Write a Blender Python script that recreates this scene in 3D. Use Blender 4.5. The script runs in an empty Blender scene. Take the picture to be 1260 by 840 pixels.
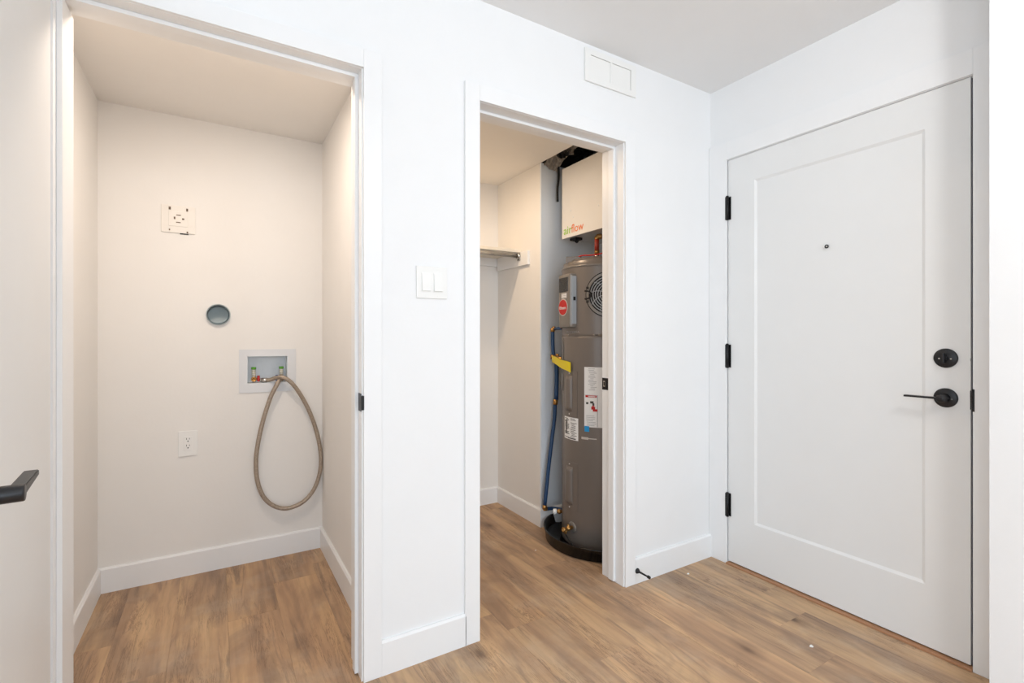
import bpy, bmesh, math, random
from mathutils import Vector, Matrix
random.seed(4)
S = bpy.context.scene
C = bpy.context.collection
R = math.radians

# ------------------------------------------------------------------ camera
cam_d = bpy.data.cameras.new('camera'); cam = bpy.data.objects.new('camera', cam_d); C.objects.link(cam)
cam.location = (0, 0, 1.1483); cam.rotation_euler = (R(90), 0, R(-31.299))
cam_d.sensor_width = 36; cam_d.lens = 597.636/1260*36
cam_d.shift_y = -(420-415.6165)/1260; cam_d.shift_x = (630-629.6876)/1260
cam_d.clip_start = .02
S.camera = cam

# ------------------------------------------------------------------ world, lights, exposure
w = bpy.data.worlds.new('sky'); S.world = w; w.use_nodes = True
w.node_tree.nodes['Background'].inputs[0].default_value = (.80, .90, 1, 1)
w.node_tree.nodes['Background'].inputs[1].default_value = 1.0
def area(name, loc, rot, sx, sy, power, col):
    l = bpy.data.lights.new(name, 'AREA'); l.shape = 'RECTANGLE'; l.size = sx; l.size_y = sy
    l.energy = power; l.color = col
    o = bpy.data.objects.new(name, l); C.objects.link(o); o.location = loc; o.rotation_euler = [R(a) for a in rot]
    return o
def downlight(name, loc, power, col, size=.10):
    l = bpy.data.lights.new(name, 'AREA'); l.shape = 'DISK'; l.size = size; l.energy = power; l.color = col
    o = bpy.data.objects.new(name, l); C.objects.link(o); o.location = loc
    return o
def lamp(name, loc, power, col, rad=.05):
    l = bpy.data.lights.new(name, 'POINT'); l.energy = power; l.color = col; l.shadow_soft_size = rad
    o = bpy.data.objects.new(name, l); C.objects.link(o); o.location = loc
    return o
area('daylight_back_window', (-.6, -3.12, 1.35), (90, 0, 0), 3.4, 2.0, 73, (.74, .875, 1))
area('daylight_left_window', (-3.12, -1.2, 1.35), (90, 0, -90), 2.4, 2.0, 36, (.76, .885, 1))
lamp('hall_fill_light', (1.15, -.35, 2.20), 21, (1, .985, .97), .12)  # added fill to brighten door leaf and hall walls; no fixture known here
downlight('laundry_lamp', (.02, 1.97, 2.19), 6.4, (1, .84, .70))
downlight('storage_lamp', (1.06, 2.37, 2.19), 6.4, (1, .76, .52), .07)
S.view_settings.view_transform = 'Standard'; S.view_settings.look = 'None'
S.view_settings.gamma = 1; S.view_settings.use_curve_mapping = False
S.view_settings.exposure = 0.09

# ------------------------------------------------------------------ materials
def srgb(r, g, b):
    f = lambda c: (c/255/12.92) if c/255 <= .04045 else ((c/255+.055)/1.055)**2.4
    return (f(r), f(g), f(b), 1)
def mat(name, col, rough=.5, metal=0, bump=0, bscale=60, var=0, vscale=8, spec=.5, coat=0, emit=None):
    m = bpy.data.materials.new(name); m.use_nodes = True
    nt = m.node_tree; b = nt.nodes['Principled BSDF']
    b.inputs['Roughness'].default_value = rough; b.inputs['Metallic'].default_value = metal
    b.inputs['Specular IOR Level'].default_value = spec; b.inputs['Coat Weight'].default_value = coat
    col = srgb(*col); b.inputs['Base Color'].default_value = col
    geo = nt.nodes.new('ShaderNodeNewGeometry')
    n = nt.nodes.new('ShaderNodeTexNoise'); n.inputs['Scale'].default_value = vscale; n.inputs['Detail'].default_value = 4
    nt.links.new(geo.outputs['Position'], n.inputs['Vector'])
    mx = nt.nodes.new('ShaderNodeMix'); mx.data_type = 'RGBA'
    v = var if var else .015
    mx.inputs[6].default_value = tuple(c*(1-v) for c in col[:3])+(1,)
    mx.inputs[7].default_value = tuple(min(1, c*(1+v)) for c in col[:3])+(1,)
    nt.links.new(n.outputs['Fac'], mx.inputs[0]); nt.links.new(mx.outputs[2], b.inputs['Base Color'])
    if bump:
        n2 = nt.nodes.new('ShaderNodeTexNoise'); n2.inputs['Scale'].default_value = bscale; n2.inputs['Detail'].default_value = 3
        bp = nt.nodes.new('ShaderNodeBump'); bp.inputs['Strength'].default_value = bump; bp.inputs['Distance'].default_value = .001
        nt.links.new(geo.outputs['Position'], n2.inputs['Vector']); nt.links.new(n2.outputs['Fac'], bp.inputs['Height'])
        nt.links.new(bp.outputs['Normal'], b.inputs['Normal'])
    if emit:
        b.inputs['Emission Color'].default_value = srgb(*emit[0]); b.inputs['Emission Strength'].default_value = emit[1]
    return m
M = dict(
    wall=mat('wall_paint', (240, 240, 240), .75, bump=.25, bscale=90),
    closet=mat('closet_paint', (238, 235, 231), .75, bump=.25, bscale=90),
    ceil=mat('ceiling_paint', (242, 242, 242), .85, bump=.2, bscale=70),
    alcove=mat('blue_grey_wall', (226, 232, 238), .7, bump=.25, bscale=90, var=.03, vscale=5),  # bluer than the closet paint, with slight noise variation
    trim=mat('trim_paint', (241, 241, 241), .38),
    door=mat('door_paint', (234, 234, 233), .42, bump=.1, bscale=200),
    plastic=mat('white_plastic', (240, 239, 236), .35),
    painted=mat('painted_cover', (238, 233, 226), .6, bump=.3, bscale=120),
    black=mat('black_metal', (24, 24, 26), .38, metal=.3),
    dark=mat('dark_slot', (12, 12, 12), .7),
    pan=mat('pan_plastic', (8, 8, 9), .2, var=.5, vscale=25, bump=.3, bscale=30),
    tank=mat('tank_enamel', (119, 111, 105), .34, metal=.15, bump=.08, bscale=40),
    tank2=mat('tank_trim', (126, 120, 114), .32, metal=.15),
    shroud=mat('control_side', (168, 174, 180), .3, metal=.2),
    screen=mat('screen_glass', (52, 50, 48), .15, var=.5, vscale=260),
    red=mat('logo_red', (188, 22, 16), .5),
    rim=mat('logo_rim', (205, 200, 195), .3, metal=.3),
    slot=mat('painted_slot', (112, 94, 80), .8),
    label=mat('label_paper', (236, 236, 236), .5),
    ink=mat('label_ink', (60, 60, 60), .6),
    lightink=mat('label_light_ink', (168, 168, 170), .6),
    bluesticker=mat('sticker_blue', (30, 150, 215), .45),
    grille=mat('grille_grey', (150, 150, 150), .35, metal=.2),
    brass=mat('brass', (186, 142, 84), .34, metal=.85, var=.2, vscale=60),
    blue=mat('blue_pipe', (30, 66, 106), .45),
    redpipe=mat('red_pipe', (160, 52, 34), .42),
    yellow=mat('yellow_tag', (226, 206, 16), .5, bump=.6, bscale=90),
    steel=mat('chrome_steel', (190, 188, 184), .25, metal=.9),
    greypvc=mat('grey_duct', (172, 182, 184), .35, var=.12, vscale=20),
    boxgrey=mat('box_plastic', (222, 223, 225), .45),
    boxin=mat('box_inner', (228, 232, 235), .4, var=.08, vscale=30),
    foil=mat('crumpled_backing', (196, 188, 180), .5, var=.75, vscale=48),
    blackfoil=mat('black_membrane', (18, 18, 19), .5, var=.6, vscale=30),
    unit=mat('unit_white', (238, 234, 228), .45),
    unitside=mat('unit_side', (205, 205, 205), .45, metal=.3),
    green=mat('logo_green', (150, 204, 40), .5),
    orange=mat('logo_orange', (238, 116, 30), .5),
    greenleaf=mat('valve_green', (96, 168, 60), .5),
    clear=mat('valve_body', (196, 192, 170), .3),
    bluecap=mat('valve_blue', (28, 74, 150), .4),
    threshold=mat('threshold_wood', (176, 130, 96), .45, var=.12, vscale=14),
    weather=mat('weather_strip', (66, 64, 84), .7),
    shelf=mat('shelf_white', (232, 224, 210), .5),
    handle=mat('handle_bronze', (40, 40, 42), .36, metal=.4),
    glow=mat('lamp_glass', (255, 240, 220), .4, emit=((255, 226, 190), 3)),
    glow2=mat('lamp_glass_warm', (255, 230, 200), .4, emit=((255, 210, 160), 3)),
)

def wood_material():
    m = bpy.data.materials.new('oak_plank'); m.use_nodes = True
    nt = m.node_tree; N = nt.nodes; L = nt.links; b = N['Principled BSDF']
    def node(t, **k):
        n = N.new(t)
        for a, v in k.items(): setattr(n, a, v)
        return n
    def math_(op, a, b_):
        n = node('ShaderNodeMath', operation=op)
        for i, v in enumerate((a, b_)):
            if isinstance(v, (int, float)): n.inputs[i].default_value = v
            else: L.new(v, n.inputs[i])
        return n.outputs[0]
    geo = node('ShaderNodeNewGeometry'); oi = node('ShaderNodeObjectInfo')
    off = math_('MULTIPLY', oi.outputs['Random'], 37.0)
    cmb = node('ShaderNodeCombineXYZ'); L.new(off, cmb.inputs[0]); L.new(off, cmb.inputs[1]); L.new(off, cmb.inputs[2])
    add = node('ShaderNodeVectorMath', operation='ADD'); L.new(geo.outputs['Position'], add.inputs[0]); L.new(cmb.outputs[0], add.inputs[1])
    def stretched(sx, sy, det, rough=.6, dist=0):
        mp = node('ShaderNodeMapping'); mp.inputs['Scale'].default_value = (sx, sy, 1); L.new(add.outputs[0], mp.inputs[0])
        n = node('ShaderNodeTexNoise'); n.inputs['Scale'].default_value = 1; n.inputs['Detail'].default_value = det
        n.inputs['Roughness'].default_value = rough; n.inputs['Distortion'].default_value = dist
        L.new(mp.outputs[0], n.inputs['Vector']); return n.outputs['Fac']
    def ramp(fac, stops):
        r = node('ShaderNodeValToRGB'); e = r.color_ramp.elements
        e[0].position, e[0].color = stops[0]; e[1].position, e[1].color = stops[-1]
        for p, c in stops[1:-1]:
            x = e.new(p); x.color = c
        L.new(fac, r.inputs[0]); return r.outputs[0]
    def mix(fac, a, b_, mode='MIX'):
        n = node('ShaderNodeMix', data_type='RGBA', blend_type=mode)
        for i, v in ((0, fac), (6, a), (7, b_)):
            if isinstance(v, (int, float)): n.inputs[i].default_value = v
            elif isinstance(v, tuple): n.inputs[i].default_value = v
            else: L.new(v, n.inputs[i])
        return n.outputs[2]
    g = lambda v: (v, v, v, 1)
    broad = stretched(9, 1.1, 3, .55, .6)
    base = ramp(broad, [(.28, srgb(150, 122, 99)), (.45, srgb(180, 147, 116)), (.58, srgb(194, 160, 124)), (.75, srgb(207, 174, 136))])
    fine = stretched(160, 5, 4, .7)
    base = mix(.55, base, ramp(fine, [(.3, g(.99)), (.7, g(1.26))]), 'MULTIPLY')
    # dark irregular grain streaks
    bl = stretched(5.5, 1.5, 4, .62, 1.2)
    base = mix(ramp(bl, [(.48, g(0)), (.58, g(.30)), (.72, g(.62))]), base, srgb(133, 113, 98))
    st = stretched(13, .8, 5, .66, 2.0)
    s1 = ramp(st, [(.50, g(0)), (.575, g(.0)), (.63, g(.38)), (.72, g(.72))])
    base = mix(s1, base, srgb(122, 103, 90))
    st2 = stretched(22, 1.3, 6, .70, 3.4)
    s2 = ramp(st2, [(.47, g(0)), (.50, g(.75)), (.53, g(0))])
    msk = ramp(stretched(6, 2.2, 2), [(.46, g(0)), (.60, g(1))])
    base = mix(mix(1.0, s2, msk, 'MULTIPLY'), base, srgb(112, 86, 68))
    # knots
    mp = node('ShaderNodeMapping'); mp.inputs['Scale'].default_value = (4.4, 2.3, 1); L.new(add.outputs[0], mp.inputs[0])
    vo = node('ShaderNodeTexVoronoi', feature='F1'); vo.inputs['Scale'].default_value = 1; L.new(mp.outputs[0], vo.inputs['Vector'])
    kn = ramp(vo.outputs['Distance'], [(0.0, g(1)), (.03, g(.9)), (.09, g(.35)), (.20, g(0))])
    base = mix(kn, base, srgb(104, 80, 64))
    wm = node('ShaderNodeMapping'); wm.inputs['Scale'].default_value = (1, .16, 1); L.new(add.outputs[0], wm.inputs[0])
    wv = node('ShaderNodeTexWave', wave_type='BANDS', bands_direction='X'); wv.inputs['Scale'].default_value = 9
    wv.inputs['Distortion'].default_value = 9; wv.inputs['Detail'].default_value = 4; wv.inputs['Detail Scale'].default_value = 1.4; wv.inputs['Detail Roughness'].default_value = .6
    L.new(wm.outputs[0], wv.inputs['Vector'])
    base = mix(1.0, base, ramp(wv.outputs['Fac'], [(.0, g(.96)), (.35, g(1.02)), (1, g(1.05))]), 'MULTIPLY')
    # per plank tone
    base = mix(1.0, base, oi.outputs['Color'], 'MULTIPLY')
    # pale installation dust, in soft patches
    du = node('ShaderNodeTexNoise'); du.inputs['Scale'].default_value = 3.2; du.inputs['Detail'].default_value = 6; du.inputs['Roughness'].default_value = .65
    L.new(geo.outputs['Position'], du.inputs['Vector'])
    base = mix(ramp(du.outputs['Fac'], [(.50, g(0)), (.75, g(.30))]), base, srgb(205, 190, 172))
    L.new(base, b.inputs['Base Color'])
    L.new(ramp(fine, [(.3, g(.42)), (.7, g(.58))]), b.inputs['Roughness'])
    b.inputs['Specular IOR Level'].default_value = .35
    bp = node('ShaderNodeBump'); bp.inputs['Strength'].default_value = .12; bp.inputs['Distance'].default_value = .001
    L.new(fine, bp.inputs['Height']); L.new(bp.outputs[0], b.inputs['Normal'])
    return m
M['wood'] = wood_material()

def braid_material():
    m = bpy.data.materials.new('braided_steel'); m.use_nodes = True
    nt = m.node_tree; b = nt.nodes['Principled BSDF']
    geo = nt.nodes.new('ShaderNodeNewGeometry'); ch = nt.nodes.new('ShaderNodeTexVoronoi'); ch.inputs['Scale'].default_value = 420
    nt.links.new(geo.outputs['Position'], ch.inputs['Vector'])
    rp = nt.nodes.new('ShaderNodeValToRGB'); rp.color_ramp.elements[0].color = srgb(206, 192, 176); rp.color_ramp.elements[1].color = srgb(138, 122, 106)
    rp.color_ramp.elements[1].position = .8
    nt.links.new(ch.outputs['Distance'], rp.inputs[0]); nt.links.new(rp.outputs[0], b.inputs['Base Color'])
    b.inputs['Metallic'].default_value = .45; b.inputs['Roughness'].default_value = .45
    bp = nt.nodes.new('ShaderNodeBump'); bp.inputs['Strength'].default_value = .4; bp.inputs['Distance'].default_value = .001
    nt.links.new(ch.outputs['Distance'], bp.inputs['Height']); nt.links.new(bp.outputs[0], b.inputs['Normal'])
    return m
M['braid'] = braid_material()

# ------------------------------------------------------------------ mesh helpers
def box(bm, x0, x1, y0, y1, z0, z1, bev=0):
    v = [bm.verts.new((x, y, z)) for x in (x0, x1) for y in (y0, y1) for z in (z0, z1)]
    f = [bm.faces.new([v[i] for i in q]) for q in ((0,1,3,2),(4,6,7,5),(0,4,5,1),(2,3,7,6),(0,2,6,4),(1,5,7,3))]
    if bev:
        es = list({e for q in f for e in q.edges})
        bmesh.ops.bevel(bm, geom=es, offset=bev, segments=2, profile=.6, affect='EDGES')
def basis(d):
    d = Vector(d).normalized(); a = Vector((0,0,1)) if abs(d.z) < .9 else Vector((1,0,0))
    x = d.cross(a).normalized(); return x, d.cross(x).normalized()
def cyl(bm, p0, p1, r0, r1=None, n=24, cap=True):
    p0, p1 = Vector(p0), Vector(p1); r1 = r0 if r1 is None else r1
    x, y = basis(p1-p0)
    a = [bm.verts.new(p0+(x*math.cos(t)+y*math.sin(t))*r0) for t in [2*math.pi*i/n for i in range(n)]]
    b = [bm.verts.new(p1+(x*math.cos(t)+y*math.sin(t))*r1) for t in [2*math.pi*i/n for i in range(n)]]
    for i in range(n): bm.faces.new((a[i], a[(i+1)%n], b[(i+1)%n], b[i])).smooth = True
    if cap: bm.faces.new(a[::-1]); bm.faces.new(b)
def lathe(bm, p, axis, prof, n=48, close=False):
    """prof: list of (radius, distance along axis)"""
    p = Vector(p); ax = Vector(axis).normalized(); x, y = basis(ax)
    rings = []
    for r, h in prof:
        if r < 1e-6: rings.append([bm.verts.new(p+ax*h)])
        else: rings.append([bm.verts.new(p+ax*h+(x*math.cos(t)+y*math.sin(t))*r) for t in [2*math.pi*i/n for i in range(n)]])
    for A, B in zip(rings, rings[1:]):
        for i in range(n):
            j = (i+1) % n
            q = [A[i % len(A)], A[j % len(A)], B[j % len(B)], B[i % len(B)]]
            u = []
            for v in q:
                if v not in u: u.append(v)
            if len(u) > 2: bm.faces.new(u).smooth = True
def smooth_pts(P, sub=6):
    P = [Vector(p) for p in P]; out = []
    Q = [P[0]*2-P[1]]+P+[P[-1]*2-P[-2]]
    for i in range(1, len(Q)-2):
        for s in range(sub):
            t = s/sub; a, b, c, d = Q[i-1:i+3]
            out.append(.5*((2*b)+(c-a)*t+(2*a-5*b+4*c-d)*t*t+(3*b-a-3*c+d)*t**3))
    out.append(P[-1]); return out
def tube(bm, P, r, n=12, sub=6):
    P = smooth_pts(P, sub) if sub > 1 else [Vector(p) for p in P]
    t0 = (P[1]-P[0]).normalized(); x, _ = basis(t0); rings = []
    for i, p in enumerate(P):
        t = (P[min(i+1, len(P)-1)]-P[max(i-1, 0)]).normalized()
        x = (x-t*x.dot(t)).normalized(); y = t.cross(x)
        rings.append([bm.verts.new(p+(x*math.cos(a)+y*math.sin(a))*r) for a in [2*math.pi*k/n for k in range(n)]])
    for A, B in zip(rings, rings[1:]):
        for k in range(n): bm.faces.new((A[k], A[(k+1)%n], B[(k+1)%n], B[k])).smooth = True
    bm.faces.new(rings[0][::-1]); bm.faces.new(rings[-1])
def obj(name, bm, m, parent=None, origin=None, autosmooth=False):
    bmesh.ops.recalc_face_normals(bm, faces=bm.faces)
    me = bpy.data.meshes.new(name); 
    o = bpy.data.objects.new(name, me)
    if parent is not None:
        wl = world_loc(parent)
        bmesh.ops.translate(bm, verts=bm.verts, vec=-wl)
    elif origin is not None:
        bmesh.ops.translate(bm, verts=bm.verts, vec=-Vector(origin)); o.location = origin
    bm.to_mesh(me); bm.free()
    me.materials.append(M[m] if isinstance(m, str) else m)
    C.objects.link(o)
    if parent is not None: o.parent = parent
    return o
def world_loc(o):
    v = Vector(o.location)
    while o.parent: o = o.parent; v = v+Vector(o.location)
    return v
def tag(o, label, cat, group=None, kind=None):
    o['label'] = label; o['category'] = cat
    if group: o['group'] = group
    if kind: o['kind'] = kind
    return o
def thing(name, loc, label, cat, group=None, kind=None):
    o = bpy.data.objects.new(name, None); C.objects.link(o); o.location = loc; o.empty_display_size = .05
    return tag(o, label, cat, group, kind)
def B(*boxes, bev=0):
    bm = bmesh.new()
    for b in boxes: box(bm, *b, bev=bev)
    return bm
def struct(name, bm, m, label, cat):
    return tag(obj(name, bm, m), label, cat, kind='structure')

XD, YW = 2.233, 1.649       # entry door wall, closet wall
YB = 1.79                   # rear face of the closet wall
HC = 2.438; HK = 2.215      # hall ceiling, closet ceiling
CA, CB = -.352, .414        # laundry opening (jamb faces)
DA, DB = .859, 1.604        # storage closet opening
ZH = 2.048                  # head jamb underside
LX0, LX1, LY = -.456, .498, 2.83   # laundry closet
KX0, KX1, KY = .62, 1.689, 2.965   # storage closet; alcove beyond KX1
AY = 2.435                  # alcove back wall

# ------------------------------------------------------------------ floor: sub floor and single planks
fl = struct('floor', B((-3.3, 2.4, -3.3, 3.1, -.06, -.0085)), 'dark', 'sub floor under the oak-look planks', 'floor')
PW, X0 = .188, .98
offs = {0: 1.640, 1: 1.315, -5: 2.274, -4: 2.520, 5: 1.100, 6: 1.285, 4: .893, 3: 1.631, -6: 1.75, -7: 2.05, -3: 1.42, -2: 1.02, -1: .55, 2: .78}
tones = {(0,0): (.93,.90,.88), (0,-1): (.88,.88,.90), (1,0): (.96,.96,.97), (1,-1): (1.07,1.06,1.04), (5,0): (1.08,1.08,1.06), (5,-1): (.90,.91,.93),
         (6,0): (.88,.89,.92), (6,-1): (.98,.98,.98), (4,0): (.86,.87,.90), (4,-1): (1.02,1.02,1.01), (-1,1): (1.08,1.07,1.04), (-1,0): (1.07,1.06,1.04), (-5,0): (.93,.90,.86), (-5,-1): (1.0,.97,.93),
         (-4,0): (.88,.85,.83), (-4,-1): (.98,.94,.90), (-2,0): (.98,.98,.98), (-2,1): (.98,.97,.96), (3,0): (.95,.95,.95), (3,-1): (1.08,1.06,1.03), (2,0): (.98,.97,.96), (2,1): (.96,.95,.95)}
plank_mesh = {}
def plank(x0, x1, y0, y1, tone):
    key = (round(x1-x0, 4), round(y1-y0, 4))
    if key not in plank_mesh:
        W, Ln = x1-x0, y1-y0; bm = bmesh.new(); g = .0001; e = .0006
        a = [bm.verts.new(p) for p in ((g,g,-.0005),(W-g,g,-.0005),(W-g,Ln-g,-.0005),(g,Ln-g,-.0005))]
        t = [bm.verts.new(p) for p in ((e,e,0),(W-e,e,0),(W-e,Ln-e,0),(e,Ln-e,0))]
        d = [bm.verts.new(p) for p in ((g,g,-.0085),(W-g,g,-.0085),(W-g,Ln-g,-.0085),(g,Ln-g,-.0085))]
        bm.faces.new(t)
        for i in range(4):
            j = (i+1) % 4; bm.faces.new((a[i],a[j],t[j],t[i])); bm.faces.new((d[i],d[j],a[j],a[i]))
        bm.faces.new(d[::-1]); bmesh.ops.recalc_face_normals(bm, faces=bm.faces)
        me = bpy.data.meshes.new('plank'); bm.to_mesh(me); bm.free(); me.materials.append(M['wood']); plank_mesh[key] = me
    o = bpy.data.objects.new('plank', plank_mesh[key]); C.objects.link(o); o.location = (x0, y0, 0); o.parent = fl
    o.color = (*tone, 1)
rnd = random.Random(11)
for k in range(-23, 7):
    xa = X0+k*PW; xb = min(xa+PW, 2.34)
    j0 = offs.get(k, rnd.uniform(0, 1.22))
    for n in range(-5, 3):
        ya, yb = j0+n*1.22, j0+(n+1)*1.22
        if ya < -3.25: ya = -3.25
        if yb > 3.0: yb = 3.0
        if yb-ya < .03: continue
        t = rnd.uniform(.95, 1.03)
        plank(xa, xb, ya, yb, tones.get((k, n), (t, t*.995, t*.985)))

# ------------------------------------------------------------------ walls and ceilings
struct('ceiling', B((-3.3, 2.36, -3.3, YB, HC, HC+.1)), 'ceil', 'flat white ceiling of the entry hall', 'ceiling')
# closet wall with its two openings
struct('wall_front', B((-3.3, CA-.018, YW, YB, 0, HC), (CB+.018, DA-.018, YW, YB, 0, HC), (DB+.018, 2.36, YW, YB, 0, HC),
                       (CA-.018, CB+.018, YW, YB, ZH+.018, HC), (DA-.018, DB+.018, YW, YB, ZH+.018, HC)), 'wall',
       'bright white wall holding both closet openings', 'wall')
DY0, DY1 = .6033, 1.5474
struct('wall_right', B((XD, 2.36, DY1+.01, YW, 0, HC), (XD, 2.36, .518, DY0-.01, 0, HC), (XD, 2.36, DY0-.01, DY1+.01, ZH+.02, HC)), 'wall',
       'white wall around the entry door', 'wall')
struct('wall_corner', B((2.05, 2.36, -3.2, .518, 0, HC)), 'wall', 'bright white wall end at the right edge, beside the entry door', 'wall')
struct('wall_outside', B((2.42, 2.44, .4, 1.75, -.06, 2.3)), 'dark', 'dark landing wall behind the closed entry door', 'wall')
struct('wall_back', B((-3.3, -2.3, -3.3, -3.2, 0, HC), (1.1, 2.05, -3.3, -3.2, 0, HC), (-2.3, 1.1, -3.3, -3.2, 0, .35), (-2.3, 1.1, -3.3, -3.2, 2.35, HC)), 'wall', 'white wall with wide window behind the viewer', 'wall')
struct('wall_left', B((-3.3, -3.2, -3.2, -2.4, 0, HC), (-3.3, -3.2, 0, YW, 0, HC), (-3.3, -3.2, -2.4, 0, 0, .35), (-3.3, -3.2, -2.4, 0, 2.35, HC)), 'wall', 'white wall with window far left of the viewer', 'wall')
w1 = struct('window_1', B((-2.3, -2.25, -3.28, -3.22, .35, 2.35), (1.05, 1.1, -3.28, -3.22, .35, 2.35), (-2.25, 1.05, -3.28, -3.22, .35, .4), (-2.25, 1.05, -3.28, -3.22, 2.3, 2.35), (-.63, -.57, -3.28, -3.22, .4, 2.3)), 'trim', 'wide white framed window behind the viewer', 'window')
w2 = struct('window_2', B((-3.28, -3.22, -2.4, -2.35, .35, 2.35), (-3.28, -3.22, -.05, 0, .35, 2.35), (-3.28, -3.22, -2.35, -.05, .35, .4), (-3.28, -3.22, -2.35, -.05, 2.3, 2.35)), 'trim', 'white framed window left of the viewer', 'window')
# laundry closet shell
def cut_hole(o, cutter_bm):
    me = bpy.data.meshes.new('cut'); bmesh.ops.recalc_face_normals(cutter_bm, faces=cutter_bm.faces); cutter_bm.to_mesh(me); cutter_bm.free()
    c = bpy.data.objects.new('cut', me); C.objects.link(c)
    md = o.modifiers.new('b', 'BOOLEAN'); md.operation = 'DIFFERENCE'; md.object = c; md.solver = 'EXACT'
    bpy.context.view_layer.update()
    new = bpy.data.meshes.new_from_object(o.evaluated_get(bpy.context.evaluated_depsgraph_get()))
    o.modifiers.clear(); o.data = new; bpy.data.objects.remove(c)
wl = struct('wall_laundry_back', B((LX0-.05, LX1+.05, LY, LY+.12, 0, HK)), 'closet', 'off-white back wall of the laundry closet', 'wall')
bm = bmesh.new(); box(bm, .134, .324, LY-.02, LY+.085, .913, 1.055); cut_hole(wl, bm)
bm = bmesh.new(); cyl(bm, (.008, LY-.02, 1.264), (.008, LY+.10, 1.264), .0525, n=40); cut_hole(wl, bm)
struct('wall_laundry_left', B((LX0-.05, LX0, YB, LY, 0, HK)), 'closet', 'off-white left wall of the laundry closet', 'wall')
struct('wall_partition', B((LX1, KX0, YB, KY+.1, 0, HK)), 'closet', 'off-white partition wall between the two closets', 'wall')
struct('ceiling_laundry', B((LX0-.05, LX1+.05, YB, LY+.12, HK, HK+.03)), 'closet', 'low ceiling of the laundry closet', 'ceiling')
struct('wall_storage_back', B((KX0, KX1+.1, KY, KY+.1, 0, HK)), 'closet', 'off-white back wall of the storage closet', 'wall')
struct('wall_alcove_back', B((KX1+.001, 2.22, AY, AY+.012, 0, HK)), 'alcove', 'pale blue-grey wall behind the water heater', 'wall')
struct('wall_storage_right', B((KX1, 2.36, AY+.012, KY, 0, HK)), 'closet', 'off-white wall jutting out beside the water heater', 'wall')
struct('ceiling_storage', B((KX0, KX1, YB, KY+.1, HK, HK+.03)), 'closet', 'low ceiling of the storage closet, ending at the heater alcove', 'ceiling')
struct('wall_alcove_right', B((2.22, 2.36, YB, AY, 0, 2.6)), 'closet', 'right side wall of the heater alcove', 'wall')
struct('ceiling_plenum', B((KX1-.3, 2.36, YB, KY, 2.56, 2.6), (KX1-.3, KX1-.28, YB, KY, HK+.03, 2.56), (KX1+.002, 2.22, AY+.05, AY+.09, HK+.001, 2.56), (KX1-.28, 2.22, YB, YB+.004, HC-.05, 2.56)), 'blackfoil', 'black open ceiling cavity above the water heater', 'ceiling')

# ------------------------------------------------------------------ baseboards
def base(name, axis, a0, a1, face, sgn, label, h=.118, t=.013):
    """board running along axis between a0 and a1; face = wall plane; sgn = direction it protrudes"""
    bm = bmesh.new(); prof = [(0, 0), (t, 0), (t, h-.008), (t-.005, h), (0, h)]
    A = []
    for s in (a0, a1):
        A.append([bm.verts.new((s, face+sgn*d, z) if axis == 'x' else (face+sgn*d, s, z)) for d, z in prof])
    n = len(prof)
    for i in range(n): bm.faces.new((A[0][i], A[0][(i+1)%n], A[1][(i+1)%n], A[1][i]))
    bm.faces.new(A[0][::-1]); bm.faces.new(A[1])
    return struct(name, bm, 'trim', label, 'baseboard')
base('baseboard_laundry_back', 'x', LX0, LX1, LY, -1, 'white baseboard across the back of the laundry closet', .113)
base('baseboard_laundry_left', 'y', YB, LY-.013, LX0, 1, 'white baseboard on the left side of the laundry closet', .113)
base('baseboard_laundry_right', 'y', YB, LY-.013, LX1, -1, 'white baseboard on the right side of the laundry closet', .113)
base('baseboard_front', 'x', .48, .7965, YW, -1, 'white baseboard between the two closet openings')
base('baseboard_corner', 'x', 1.672, XD-.012, YW, -1, 'white baseboard between the storage closet and the entry door')
base('baseboard_storage_back', 'x', KX0, KX1, KY, -1, 'white baseboard across the back of the storage closet', .11)
base('baseboard_storage_right', 'y', AY-.013, KY-.013, KX1, -1, 'white baseboard beside the water heater', .108)
base('baseboard_alcove', 'x', KX1, 2.2, AY, -1, 'white baseboard behind the water heater', .108)

# ------------------------------------------------------------------ door casings, jambs and stops
def casing(name, x0, x1, wl_, wr, label, m='trim'):
    t = .013; r = .005; zt = ZH-.004
    o = struct(name, B((x0+r-0-wl_-r, x0-r, YW-t, YW, 0, zt+.066), (x1+r, x1+wr, YW-t, YW, 0, zt+.066), (x0-r, x1+r, YW-t, YW, zt+r, zt+.066), bev=.0015), m, label, 'door trim')
    return o
t1 = casing('trim_1', CA, CB, .066, .066, 'white flat casing and jamb around the laundry closet opening')
obj('jamb', B((CA-.018, CA, YW-.002, YB, 0, ZH), (CB, CB+.018, YW-.002, YB, 0, ZH), (CA-.018, CB+.018, YW-.002, YB, ZH, ZH+.018)), 'trim', t1)
obj('door_stop_moulding', B((CA, CA+.012, 1.675, YB, .006, ZH-.012), (CB-.012, CB, 1.688, 1.722, .006, ZH-.012), (CA, CB, 1.688, 1.722, ZH-.012, ZH), bev=.001), 'trim', t1)
bm = bmesh.new(); box(bm, CB-.0015, CB+.001, 1.648, 1.684, .902, .962, bev=.0006)
sp = obj('strike_plate', bm, 'black', t1)
obj('strike_lip', B((CB-.004, CB+.006, 1.634, 1.650, .908, .956), bev=.0015), 'black', sp)
t2 = casing('trim_2', DA, DB, .066, .067, 'white flat casing and jamb around the storage closet opening')
obj('jamb', B((DA-.018, DA, YW-.002, YB, 0, ZH), (DB, DB+.018, YW-.002, YB, 0, ZH), (DA-.018, DB+.018, YW-.002, YB, ZH, ZH+.018)), 'trim', t2)
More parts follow.
